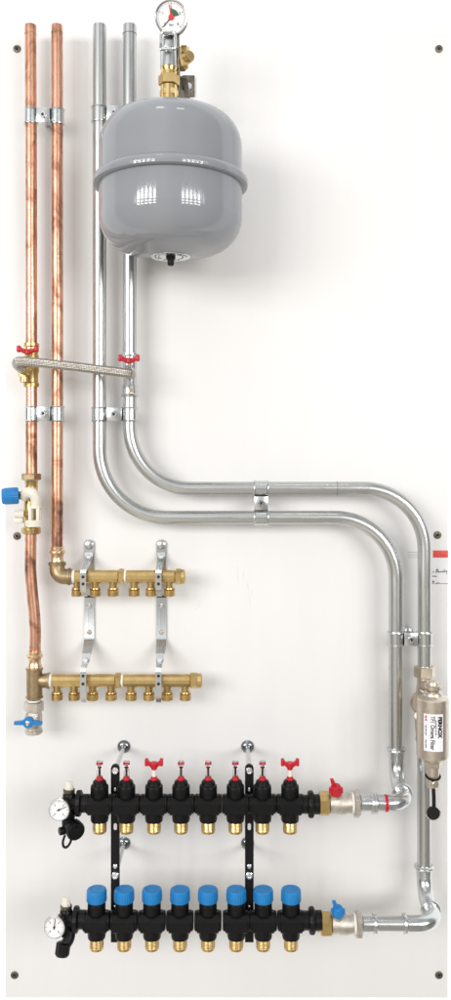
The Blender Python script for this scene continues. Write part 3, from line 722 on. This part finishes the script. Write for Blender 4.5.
# ================================================================== black manifolds
HM = .150
PITCH = L(27.2, HM)
def q(n): return L(n, HM)
def black_bracket(px, label):
    """vertical black bar standing off the wall on two bolts; px measured at HM-.02"""
    hb_ = .132; t = thing('manifold_stand', P(px, 942, hb_), label, 'bracket', 'black bars behind the black manifolds')
    a, b = P(px, 764, hb_), P(px, 941.5, hb_); w_ = L(8.6, hb_)
    m_ = MB(); zt_, zb_ = a.z, b.z
    prof = [(-w_ / 2, zb_ - a.z), (w_ / 2, zb_ - a.z)] + [(w_ / 2 * math.cos(math.radians(k)), -w_ / 2 + w_ / 2 * math.sin(math.radians(k))) for k in range(0, 181, 15)]
    m_.prism(prof, a, RIGHT, UP, .006); m_.build('bar', 'blackmetal', t)
    for yb, yd in ((770.5, 745.5), (875, 841)):
        bolt = P(px, yb, hb_ + .003); X, Z = bolt.x, bolt.z
        MB().lathe([(0, .0068), (.004, .0068), (.0052, .0050), (.0052, .003), (.003, .0028), (.003, .0001)], bolt, FRONT, 20).build('bolt', 'chrome', t)
        MB().cyl(Vector((X, -.003, Z)), bolt, .0042, None, 18).build('stud', 'zinc', t)
        MB().lathe([(0, .0128), (.0018, .0128), (.0055, .0095), (.007, .006), (.007, .0001)], Vector((X, -.0004, Z)), FRONT, 28).build('base_disc', 'darkzinc', t)
    for yy in (789.5, 866, 907): MB().lathe([(0, .0043), (.0026, .0043), (.0038, .0025), (.0038, .0001)], P(px, yy, hb_ + .003), FRONT, 18).build('rivet', 'chrome', t)
    sl = MB(); sl.prism([(w_ * .2 * math.cos(math.radians(k)), (.003 if k < 180 else -.003) + w_ * .2 * math.sin(math.radians(k))) for k in range(0, 360, 20)], P(px, 826.5, hb_ + .0035), RIGHT, UP, .0016)
    sl.build('slot', 'paper', t)
    return t
black_bracket(115.3, 'black upright bar on studs, nearer the dial gauges')
black_bracket(249.3, 'black upright bar on studs, nearer the ball valves')

def black_manifold(name, ports, yc, label, kind):
    t = thing(name, P(ports[0] - 10, yc, HM), label, 'manifold')
    o_ = P(ports[0], yc, HM)
    # --- first module
    def module():
        m_ = MB()
        w_ = q(27.0)
        m_.lathe([(-w_ / 2, q(8.6)), (-w_ / 2 + .002, q(9.4)), (-q(11), q(9.4)), (-q(10), q(8.4)), (q(10), q(8.4)), (q(11), q(9.4)), (w_ / 2 - .002, q(9.4)), (w_ / 2, q(8.6))], o_, RIGHT, 24)
        # body block with sloping upper face
        pf = [(-q(9), -q(8)), (q(7.5), -q(9)), (q(10.5), -q(7)), (q(10.5), q(3.2)), (q(5), q(7.4)), (-q(7), q(7.4))]
        m_.prism([(a_, b_) for a_, b_ in pf], o_, FRONT, UP, q(21.5))
        for s_ in (-1, 1): m_.prism([(a_ * .86, b_ * .86) for a_, b_ in pf], o_ + RIGHT * s_ * q(11.2), FRONT, UP, q(2.6))
        # outlet boss and insert socket
        m_.lathe([(-q(3), q(9.0)), (q(14.5), q(9.0)), (q(17), q(8.6)), (q(17.2), q(6.5))], o_, DOWN, 24)
        m_.lathe([(-q(3), q(4.5)), (q(4), q(6)), (q(9), q(9.2)), (q(17.2), q(9.2)), (q(18.4), q(8.6))], o_, UP, 26, flute=(8, .0008, q(9.0)))
        return m_.build('module', 'black', t)
    md = module()
    lnip = q(11.5); z0 = o_ + DOWN * q(17)
    pr_ = [(-.002, q(6.6)), (0, q(6.6)), (.002, q(6.9))]
    k = .003
    while k < lnip * .85: pr_ += [(k, q(7.1)), (k + .0012, q(6.85))]; k += .0026
    pr_ += [(lnip - .001, q(6.9)), (lnip, q(6.5)), (lnip, q(5)), (lnip - .008, q(4.8)), (lnip - .008, .0001)]
    MB().lathe(pr_, z0, DOWN, 28).build('outlet', 'brass', md)
    if kind == 'flow':
        fm = MB().lathe([(0, q(8.6)), (q(.8), q(7.2)), (q(4), q(6.6)), (q(4.6), q(5.6)), (q(5.4), q(5.2))], o_ + UP * q(18.4), UP, 26).build('flow_meter', 'black', t)
        MB().lathe([(0, q(3.3)), (q(.8), q(3.9)), (q(2.2), q(3.7)), (q(2.8), q(3.1)), (q(4.0), q(2.95)), (q(4.1), q(2.4))], o_ + UP * q(23.4), UP, 20, flute=(6, .0008, q(4.2))).build('red_collar', 'red', fm)
    else:
        hd = MB(); hd.lathe([(-q(1), q(8.2)), (q(.4), q(8.8)), (q(1.2), q(8.8)), (q(1.5), q(8))], o_ + UP * q(18.2), UP, 28)
        fm = hd.build('neck', 'black', t)
        MB().lathe([(0, q(9.6)), (q(1.0), q(10.2)), (q(10.2), q(10.0)), (q(11.6), q(9.4)), (q(12.2), q(8.4)), (q(12.2), q(6.6)), (q(11.7), q(6.2)), (q(11.7), .0001)], o_ + UP * q(19.6), UP, 96, flute=(24, .0007, q(9.5))).build('blue_cap', 'blue', fm)
    glass = None; first_h = None
    base = [c for c in t.children]
    objs = [(0, base)]
    for i, px in enumerate(ports[1:], 1):
        dl = P(px, yc, HM) - o_
        for b_ in base:
            c = b_.copy(); COL.objects.link(c); c.parent = t; c.location = Vector(b_.location) + dl
            for g_ in b_.children:
                d_ = g_.copy(); COL.objects.link(d_); d_.parent = c
    return t, o_
FP = (99.5, 126.4, 154, 181, 208.2, 235.4, 262.5, 290)
fmf, fo = black_manifold('flow_manifold', FP, 803.6, 'black manifold with clear flow meters and two red wing handles', 'flow')
# sight glasses or red wing handles on each flow meter
meters = sorted([c for c in fmf.children if c.name.startswith('flow_meter')], key=lambda c: c.location.x)
def sight(c0, m_):
    g_ = MB().lathe([(0, q(2.8)), (q(11.5), q(2.8)), (q(12.6), q(3.3)), (q(15.4), q(3.3)), (q(16), q(2.6)), (q(16), .0001)], c0 + UP * q(26.5), UP, 18).build('sight_glass', 'clear', m_)
    f_ = MB(); f_.cyl(c0 + UP * q(28), c0 + UP * q(36.5), q(.8), None, 10); f_.lathe([(0, q(1.5)), (q(1), q(1.6)), (q(1.6), q(1.0))], c0 + UP * q(36), UP, 12)
    f_.build('indicator', 'ink', m_)
    MB().lathe([(0, q(3.36)), (q(.4), q(3.5)), (q(1.0), q(3.5)), (q(1.3), q(3.36))], c0 + UP * q(39.2), UP, 18, caps=False).build('top_ring', 'red', m_)
def wing(c0, m_):
    MB().lathe([(0, q(2.4)), (q(9), q(2.2)), (q(9), .001)], c0 + UP * q(27), UP, 16).build('shaft', 'white', m_)
    h_ = MB(); c = c0 + UP * q(36)
    h_.lathe([(-q(2), q(2.4)), (q(1), q(3.8)), (q(4.2), q(4.4)), (q(5.4), q(3.6)), (q(5.4), .001)], c, UP, 20)
    for s_ in (-1, 1):
        h_.ribbon([(c + RIGHT * s_ * q(2.5) + UP * q(2.2), q(4)), (c + RIGHT * s_ * q(5.4) + UP * q(4.6), q(4.2)), (c + RIGHT * s_ * q(6.4) + UP * q(5.6), q(4.4))], q(4), q(3.4), Vector((0, 1, 0)))
        h_.box(c + RIGHT * s_ * q(7.4) + UP * q(5.4), (q(3.6), q(5.0), q(7.2)), None, q(.9))
    h_.build('wing_handle', 'red', m_)
S_proto = {}
for i, m_ in enumerate(meters):
    kind = 'w' if i in (2, 7) else 's'
    if kind not in S_proto:
        m_['_o'] = list(fmf['_o']); dl = P(FP[i], 803.6, HM) - fo
        m_['_o'] = list(Vector(fmf['_o']) + dl)
        (wing if kind == 'w' else sight)(P(FP[i], 803.6, HM), m_); S_proto[kind] = m_
        if kind == 'w': m_['label'] = 'black neck with a red wing handle on a pale shaft'
    else:
        for g_ in S_proto[kind].children:
            if g_.name.split('.')[0] == 'red_collar': continue
            c = g_.copy(); COL.objects.link(c); c.parent = m_
        if kind == 'w': m_['label'] = 'black neck with a red wing handle on a pale shaft'
CP = (96.6, 124.2, 152, 180, 208, 236.2, 263.2, 291)
rmf, ro = black_manifold('return_manifold', CP, 920.4, 'bottom black manifold with eight ribbed blue caps', 'cap')

def manifold_ends(t, first, last, yc, drop_kind):
    L0 = P(first, yc, HM)
    # left collar and end body
    m_ = MB(); x0 = P(first - 20.6, yc, HM)
    m_.lathe([(0, q(10)), (q(.8), q(12.6)), (q(4.6), q(12.8)), (q(5.6), q(11.2)), (q(6), q(9)), (q(12), q(9))], P(first - 23.6, yc, HM), RIGHT, 40, flute=(14, .0012, q(12.2)))
    m_.build('end_collar', 'black', t)
    e_ = MB(); ex = first - 30.5
    e_.lathe([(-q(15.5), q(5.5)), (-q(13), q(6.4)), (-q(4), q(6.6)), (q(4), q(6.6)), (q(9), q(6.2)), (q(10.5), q(5.2))], P(ex, yc, HM), UP, 24)
    e_.cyl(P(ex, yc, HM), P(first - 20, yc, HM), q(7.6), None, 24)
    e_.cyl(P(ex, yc + 1, HM), P(first - 38.5, yc + 5.5, HM + .018), q(5.4), q(4.6), 22)
    e_.build('end_piece', 'black', t)
    v_ = MB(); v_.lathe([(0, q(5.2)), (q(1), q(5.8)), (q(3.6), q(5.8)), (q(4), q(4.6))], P(ex, yc - 10.4, HM), UP, 22)
    vb = v_.build('vent_collar', 'screwhead', t)
    w_ = MB(); w_.lathe([(0, q(4.6)), (q(1.2), q(5.0)), (q(3.6), q(4.4)), (q(4.2), q(3.0)), (q(7.6), q(2.6)), (q(8), q(1.6)), (q(8), .0001)], P(ex, yc - 14.0, HM), UP, 18, flute=(8, .0012, q(4.2)))
    w_.box(P(ex, yc - 19.8, HM), (q(6.6), q(3.2), q(3.2)), None, q(.6)); w_.build('vent_cap', 'white', t)
    # right end
    r_ = MB()
    r_.lathe([(0, q(9)), (q(8), q(9)), (q(8.6), q(12.0)), (q(10), q(13.2)), (q(13), q(13.2)), (q(14.2), q(11.5)), (q(14.4), q(9.6)), (q(21), q(9.6)), (q(21.5), q(8.6))], P(last + 9.5, yc + 1, HM), RIGHT, 40, flute=(12, .0013, q(12.8)))
    r_.build('end_collar', 'black', t)
manifold_ends(fmf, FP[0], FP[-1], 803.2, 'loop')
manifold_ends(rmf, CP[0], CP[-1], 919.5, 'plain')
# fill and drain tail of the flow manifold: hanging cap with a loop strap
m_ = MB(); m_.lathe([(0, q(6)), (q(8), q(5.6)), (q(8.4), q(4.6)), (q(14), q(4.6))], P(67.6, 818, HM + .002), DOWN, 20); m_.build('drain_tail', 'black', fmf)
m_ = MB(); d_ = Vector((.55, -.8, -.2)); m_.lathe([(-q(7), q(6)), (-q(6), q(9.0)), (q(2.6), q(9.6)), (q(4.4), q(8.6)), (q(4.4), .0001)], P(74.8, 830, HM + .012), d_, 44, flute=(16, .0009, q(8.8)))
m_.box(P(75.5, 829.6, HM + .0212), (q(7), q(1.6), q(2.0)), None, q(.5)); m_.lathe([(-q(4), q(4)), (q(4), q(4)), (q(4.6), q(3.2))], P(63.5, 830.5, HM + .008), Vector((-.8, -.5, 0)), 20); m_.build('drain_cap', 'black', fmf)
m_ = MB(); m_.tube(spline([P(71.5, 837.5, HM + .016), P(70, 843, HM + .018), P(66.5, 847.2, HM + .019), P(63.4, 846.2, HM + .019), P(63.0, 841, HM + .018), P(65, 835, HM + .014)], 8), q(1.25), 10); m_.build('strap', 'rubber', fmf)
# drain of the bottom manifold
m_ = MB(); m_.tube(spline([P(70, 931, HM), P(69, 938, HM + .006), P(66.4, 943, HM + .010), P(64, 947, HM + .012)], 8), q(5.6), 20)
m_.lathe([(0, q(5.4)), (q(1), q(7.2)), (q(11), q(7.2)), (q(13), q(5.6)), (q(13), .0001)], P(63.6, 942, HM + .012), Vector((-.1, -.25, -1)), 44, flute=(16, .0008, q(7))); m_.build('drain_cap', 'black', rmf)
def dial(px, py, needle, label):
    t = thing('dial_gauge', P(px, py, HM + .03), label, 'gauge', 'small dial gauges on the black manifolds')
    c = P(px, py, HM + .03); n_ = Vector((-.05, -1, .05))
    cs, a_, b_, nn = gauge(t, c, n_, L(11, HM + .03), .014, 'chrome', needle)
    MB().cyl(c - nn * .030, c - nn * .012, .008).build('stem', 'brass', t)
dial(58.9, 809.9, 24, 'small white dial gauge on the upper black manifold, its needle slanting')
dial(54.2, 927.3, 84, 'small white dial gauge on the bottom black manifold, its needle upright')

# ================================================================== ball valves and steel runs at right
def ball_valve(yc, x0, mat_h, label, tilt):
    t = thing('ball_valve', P(x0 + 18, yc, HM), label, 'valve', 'ball valves on the black manifolds')
    MB().hexn(P(x0 - 1, yc, HM), P(x0 + 9, yc, HM), q(12.6), ch=.08).cyl(P(x0 - 4, yc, HM), P(x0, yc, HM), q(8)).build('union_nut', 'brass', t)
    m_ = MB(); b0 = P(x0 + 9, yc, HM); l_ = q(24)
    m_.lathe([(0, q(8.4)), (q(1), q(9.8)), (q(6), q(9.6)), (q(9), q(10.6)), (q(15), q(10.6)), (q(18), q(9.6)), (q(23), q(9.8)), (l_, q(9.0))], b0, RIGHT, 28)
    m_.lathe([(0, q(6)), (q(11.4), q(5.4)), (q(12), q(4))], P(x0 + 17, yc, HM), Vector((-.1, -.35, 1)), 20)
    m_.build('body', 'nickel', t)
    MB().hexn(P(x0 + 33.5, yc + .4, HM), P(x0 + 39.5, yc + .4, HM), q(14.4)).build('end_nut', 'nickel', t)
    MB().cyl(P(x0 + 31.6, yc, HM), P(x0 + 33.6, yc, HM), q(10.2)).build('thread_tape', 'ptfe', t)
    h_ = MB(); d_ = Vector((-.1, -.35, 1)).normalized(); c = P(x0 + 16.8, yc, HM) + d_ * q(11.4)
    h_.lathe([(0, q(5.4)), (q(1), q(6.0)), (q(7), q(5.8)), (q(9.4), q(4.8)), (q(10.2), q(3)), (q(10.2), .0001)], c, d_, 24, flute=(10, .0010, q(5.5)))
    for s_ in (-1, 1): h_.box(c + RIGHT * s_ * q(5) + d_ * q(4.6), (q(4.0), q(4), q(5.5)), None, q(.8))
    h_.ribbon([(c + d_ * q(8) + LEFT * q(1), q(5.4)), (c + d_ * q(13) + LEFT * q(2.2), q(4.2)), (c + d_ * q(18) + LEFT * q(3.4), q(3.4))], q(4), q(2.6), RIGHT)
    h_.build('handle', mat_h, t)
    return t
YA, YB = 803.2, 923.8
ball_valve(YA, 320, 'red', 'ball valve with red handle at the end of the upper black manifold', 0)
ball_valve(YB, 322, 'blue', 'ball valve with blue handle at the end of the bottom black manifold', 0)

def run(px_pipe, yc, y_end, x_adapt, tag_, ring_red):
    X = P(px_pipe, 0, HS).x; top = Vector((X, -HS, P(0, y_end, HS).z))
    zc = P(0, yc, HM).z
    pa = fillet([top, Vector((X, -HS, zc)), Vector((X, -HM, zc)), Vector((P(x_adapt, 0, HM).x, -HM, zc))], [.042, .036], 14)
    # split: first bend and second bend
    k1 = 1 + 15
    t1 = thing('steel_elbow', top, 'steel press elbow turning forward, ' + tag_ + ', joined to the upright pipe', 'elbow', 'steel press elbows')
    m_ = MB(); m_.tube(pa[:k1 + 1], RS + .0012, 30); m_.build('bend', 'zinc', t1)
    m_ = MB(); press_ring(m_, top, UP, RS + .0016); m_.lathe([(0, RS + .0022), (L(9, HS), RS + .0018), (L(10, HS), RS + .0012)], top, DOWN, 30)
    m_.build('socket', 'zinc', t1)
    mid = (pa[k1 - 1] + pa[k1]) / 2
    t2 = thing('steel_elbow', mid, 'steel press elbow turning sideways, ' + tag_ + ', facing the ball valve', 'elbow', 'steel press elbows')
    end2 = pa[-2] + LEFT * .022
    m_ = MB(); m_.tube([mid] + pa[k1:-1] + [end2], RS + .0014, 30); m_.build('bend', 'zinc', t2)
    m_ = MB(); press_ring(m_, mid, BACK, RS + .0016); m_.build('press_ring', 'zinc', t2)
    m_ = MB(); press_ring(m_, end2, RIGHT, RS + .0014); m_.build('press_ring', 'zinc', t2)
    ad = Vector((P(x_adapt, 0, HM).x, -HM, zc))
    sp_ = MB().tube([end2 + RIGHT * .006, ad + LEFT * .012], RS, 30).build('steel_pipe', 'steel', None, origin=ad)
    tag(sp_, 'short horizontal steel pipe ' + tag_ + ' between elbow and press coupling', 'pipe')
    if ring_red:
        MB().ring(Vector((P(386, 0, HM).x, -HM, zc)), RIGHT, RS + .0010, .0013, 28, 8).lathe([(-.003, RS + .001), (-.003, RS + .0016), (.003, RS + .0016), (.003, RS + .001)], Vector((P(386, 0, HM).x, -HM, zc)), RIGHT, 26).build('red_ring', 'red', t2)
    t3 = thing('press_coupling', ad, 'steel press coupling ' + tag_ + ' screwed into the ball valve', 'coupling', 'steel press couplings')
    m_ = MB(); m_.lathe([(-q(12.5), RS), (-q(12.5), RS + .0014), (-q(1), RS + .0014), (q(.2), RS + .0012)], ad, RIGHT, 30); press_ring(m_, ad + LEFT * q(.5), RIGHT, RS + .0014)
    m_.build('socket', 'zinc', t3)
run(396.6, YA, 749, 373.4, 'on the upper run', True)
run(424.2, YB, 866.5, 375.4, 'on the bottom run', False)

# ================================================================== filter
HF = .122
ft = thing('magnetic_filter', P(424.6, 700, HS), 'champagne coloured inline filter canister with a white label', 'filter')
fx = P(424.6, 0, HS).x; vx = lambda h: Vector((fx, -h, 0))
def zf(py, h=HS): return P(0, py, h).z
MB().hexn(vx(HS) + UP * zf(677), vx(HS) + UP * zf(666), .0212).build('compression_nut', 'filter_metal', ft)
m_ = MB()
m_.lathe([(0, .016), (.004, .0175), (.012, .0165), (.03, .0185), (.07, .020), (.085, .0185), (.100, .0165), (.112, .0150), (.127, .0148)], vx(HS) + UP * zf(742), UP, 28)
m_.lathe([(0, .0115), (.0010, .0120), (.06, .0120)], vx(HS) + UP * zf(700), FRONT, 22)
m_.lathe([(0, .0205), (.012, .0215), (.022, .018)], P(420.8, 702, HS + .006), Vector((-.1, -1, .1)), 30)
m_.cyl(P(418.6, 716, HS + .01), P(418.6, 716, HS + .024), .0090, None, 18, .001)
m_.build('valve_block', 'filter_metal', ft)
Fx = P(432.8, 0, HF).x; fa = Vector((Fx, -HF, 0)); zt_, zb_ = P(0, 697, HF).z, P(0, 757, HF).z; rF = .0297
can = MB().lathe([(0, .012), (0, rF - .003), (.0012, rF - .001), (.003, rF), (zt_ - zb_ - .003, rF), (zt_ - zb_ - .001, rF - .0012), (zt_ - zb_, rF - .003), (zt_ - zb_ + .004, .0185), (zt_ - zb_ + .0085, .0170), (zt_ - zb_ + .0095, .0140), (zt_ - zb_ + .0095, .0001)], fa + UP * zb_, UP, 56)
can = can.build('canister', 'filter_metal', ft, 26)
m_ = MB()
m_.lathe([(0, .0185), (.008, .0150), (.010, .0125), (.0135, .0125), (.0145, .0158), (.0190, .0158), (.0200, .0110), (.025, .0100), (.027, .007), (.027, .0001)], fa + UP * (zt_ + .003), UP, 28)
m_.cyl(vx(HS) + UP * zf(686), fa + UP * (zt_ + .020) + BACK * .006, .0120, .0105, 22, .002)
m_.hexn(fa + UP * (zt_ + .021) + LEFT * .006, fa + UP * (zt_ + .029) + LEFT * .006, .0062)
m_.build('bypass_neck', 'filter_metal', ft)
MB().ring(fa + UP * (zt_ + .0165), UP, .0148, .0013).build('seal_ring', 'brass_dull', ft)
m_ = MB(); u_ = lambda py: P(0, py, HF).z
m_.hexn(fa + UP * u_(766.5) + RIGHT * .001, fa + UP * u_(761) + RIGHT * .001, .0160)
m_.cyl(fa + UP * u_(775), fa + UP * (zb_ + .004), .0125, None, 24); m_.build('drain_neck', 'filter_metal', ft)
MB().ring(fa + UP * u_(775.2) + FRONT * .002, Vector((0, -.35, 1)), .0128, .0020).build('seal_ring', 'rubber', ft)
m_ = MB(); m_.lathe([(0, .0095), (.003, .0122), (.012, .0128), (.0195, .0118)], fa + UP * u_(787.5), UP, 26); m_.cyl(fa + UP * u_(781) + FRONT * .008, fa + UP * u_(781.5) + FRONT * .0165 + RIGHT * .002, .0078, .0070, 18, .001); m_.build('drain_cock', 'filter_metal', ft)
sx_ = P(433.2, 0, HF + .006).x
MB().ribbon([Vector((sx_, -HF - .008, u_(786))), Vector((sx_, -HF - .012, u_(796))), Vector((sx_, -HF - .012, u_(806)))], .0066, .0022).build('strap', 'rubber', ft)
cc = P(433.4, 813, HF + .012)
cp = MB().lathe([(-.004, .0095), (-.003, .0117), (.002, .0117), (.003, .0105), (.003, .0001)], cc, Vector((0, -1, .10)), 30).build('drain_plug', 'rubber', ft)
m_ = MB()
for k in range(13):
    a_ = math.radians(200 + k * 15); m_.ball(cc + Vector((.0130 * math.cos(a_), .001, .0130 * math.sin(a_))), .0019, 8)
m_.build('bead_chain', 'nickel', cp)
# label, wrapped on the canister: built as a curved sheet, lettering flat on facets along the curve
def onc(u, z, r): return Vector((Fx + r * math.sin(u / rF), -HF - r * math.cos(u / rF), z))
lz0, lz1 = u_(746) - .001, u_(709.3) - .001
lb = MB(); ua, ub = -.0237, .0127
rings = []
for k in range(13):
    uu = ua + (ub - ua) * k / 12
    rings.append([onc(uu, lz0, rF + .0004), onc(uu, lz1, rF + .0004)])
lb._rings(rings, None, False, False, closed=False)
lbo = lb.build('label_sheet', 'paper', ft)
def curved_text(body, u0, zmid, size, mat, bold=0.0, sx=1.0):
    """lettering that reads downwards, wrapped round the can"""
    ob = text('lettering', body, (0, 0, 0), RIGHT, UP, size, mat, lbo, .00005, 'CENTER', bold, sx)
    base = Vector(lbo['_o'])
    for v in ob.data.vertices:
        p_ = v.co + base
        v.co = onc(u0 + p_.z, zmid - p_.x, rF + .0007 + abs(p_.y)) - base
    return ob
zm = (lz0 + lz1) / 2
curved_text('TF1 Omega Filter', -.0072, zm, .0108, 'ink', .00022, .80)
curved_text('FERNOX', .0062, zm + .0105, .0104, 'ink', .0006, .95)
curved_text('MAGNETIC FILTER', -.0014, zm + .0100, .0030, 'ink', .0001, 1.1)
curved_text('keep valve open', -.0190, zm + .004, .0036, 'ink', .0001, .8)
curved_text('clean yearly', -.0190, zm - .021, .0036, 'ink', .0001, .9)
m_ = MB()
for zz in (lz1 - .005, lz1 - .0105):
    m_.prism([(-.0026, -.0022), (.0026, -.0022), (0, .0026)], onc(-.0190, zz, rF + .0007), (onc(-.0185, zz, rF) - onc(-.0195, zz, rF)).normalized(), UP, .0002)
m_.build('warning_mark', 'redink', lbo)

for o_ in list(bpy.data.objects):
    if '_o' in o_: del o_['_o']
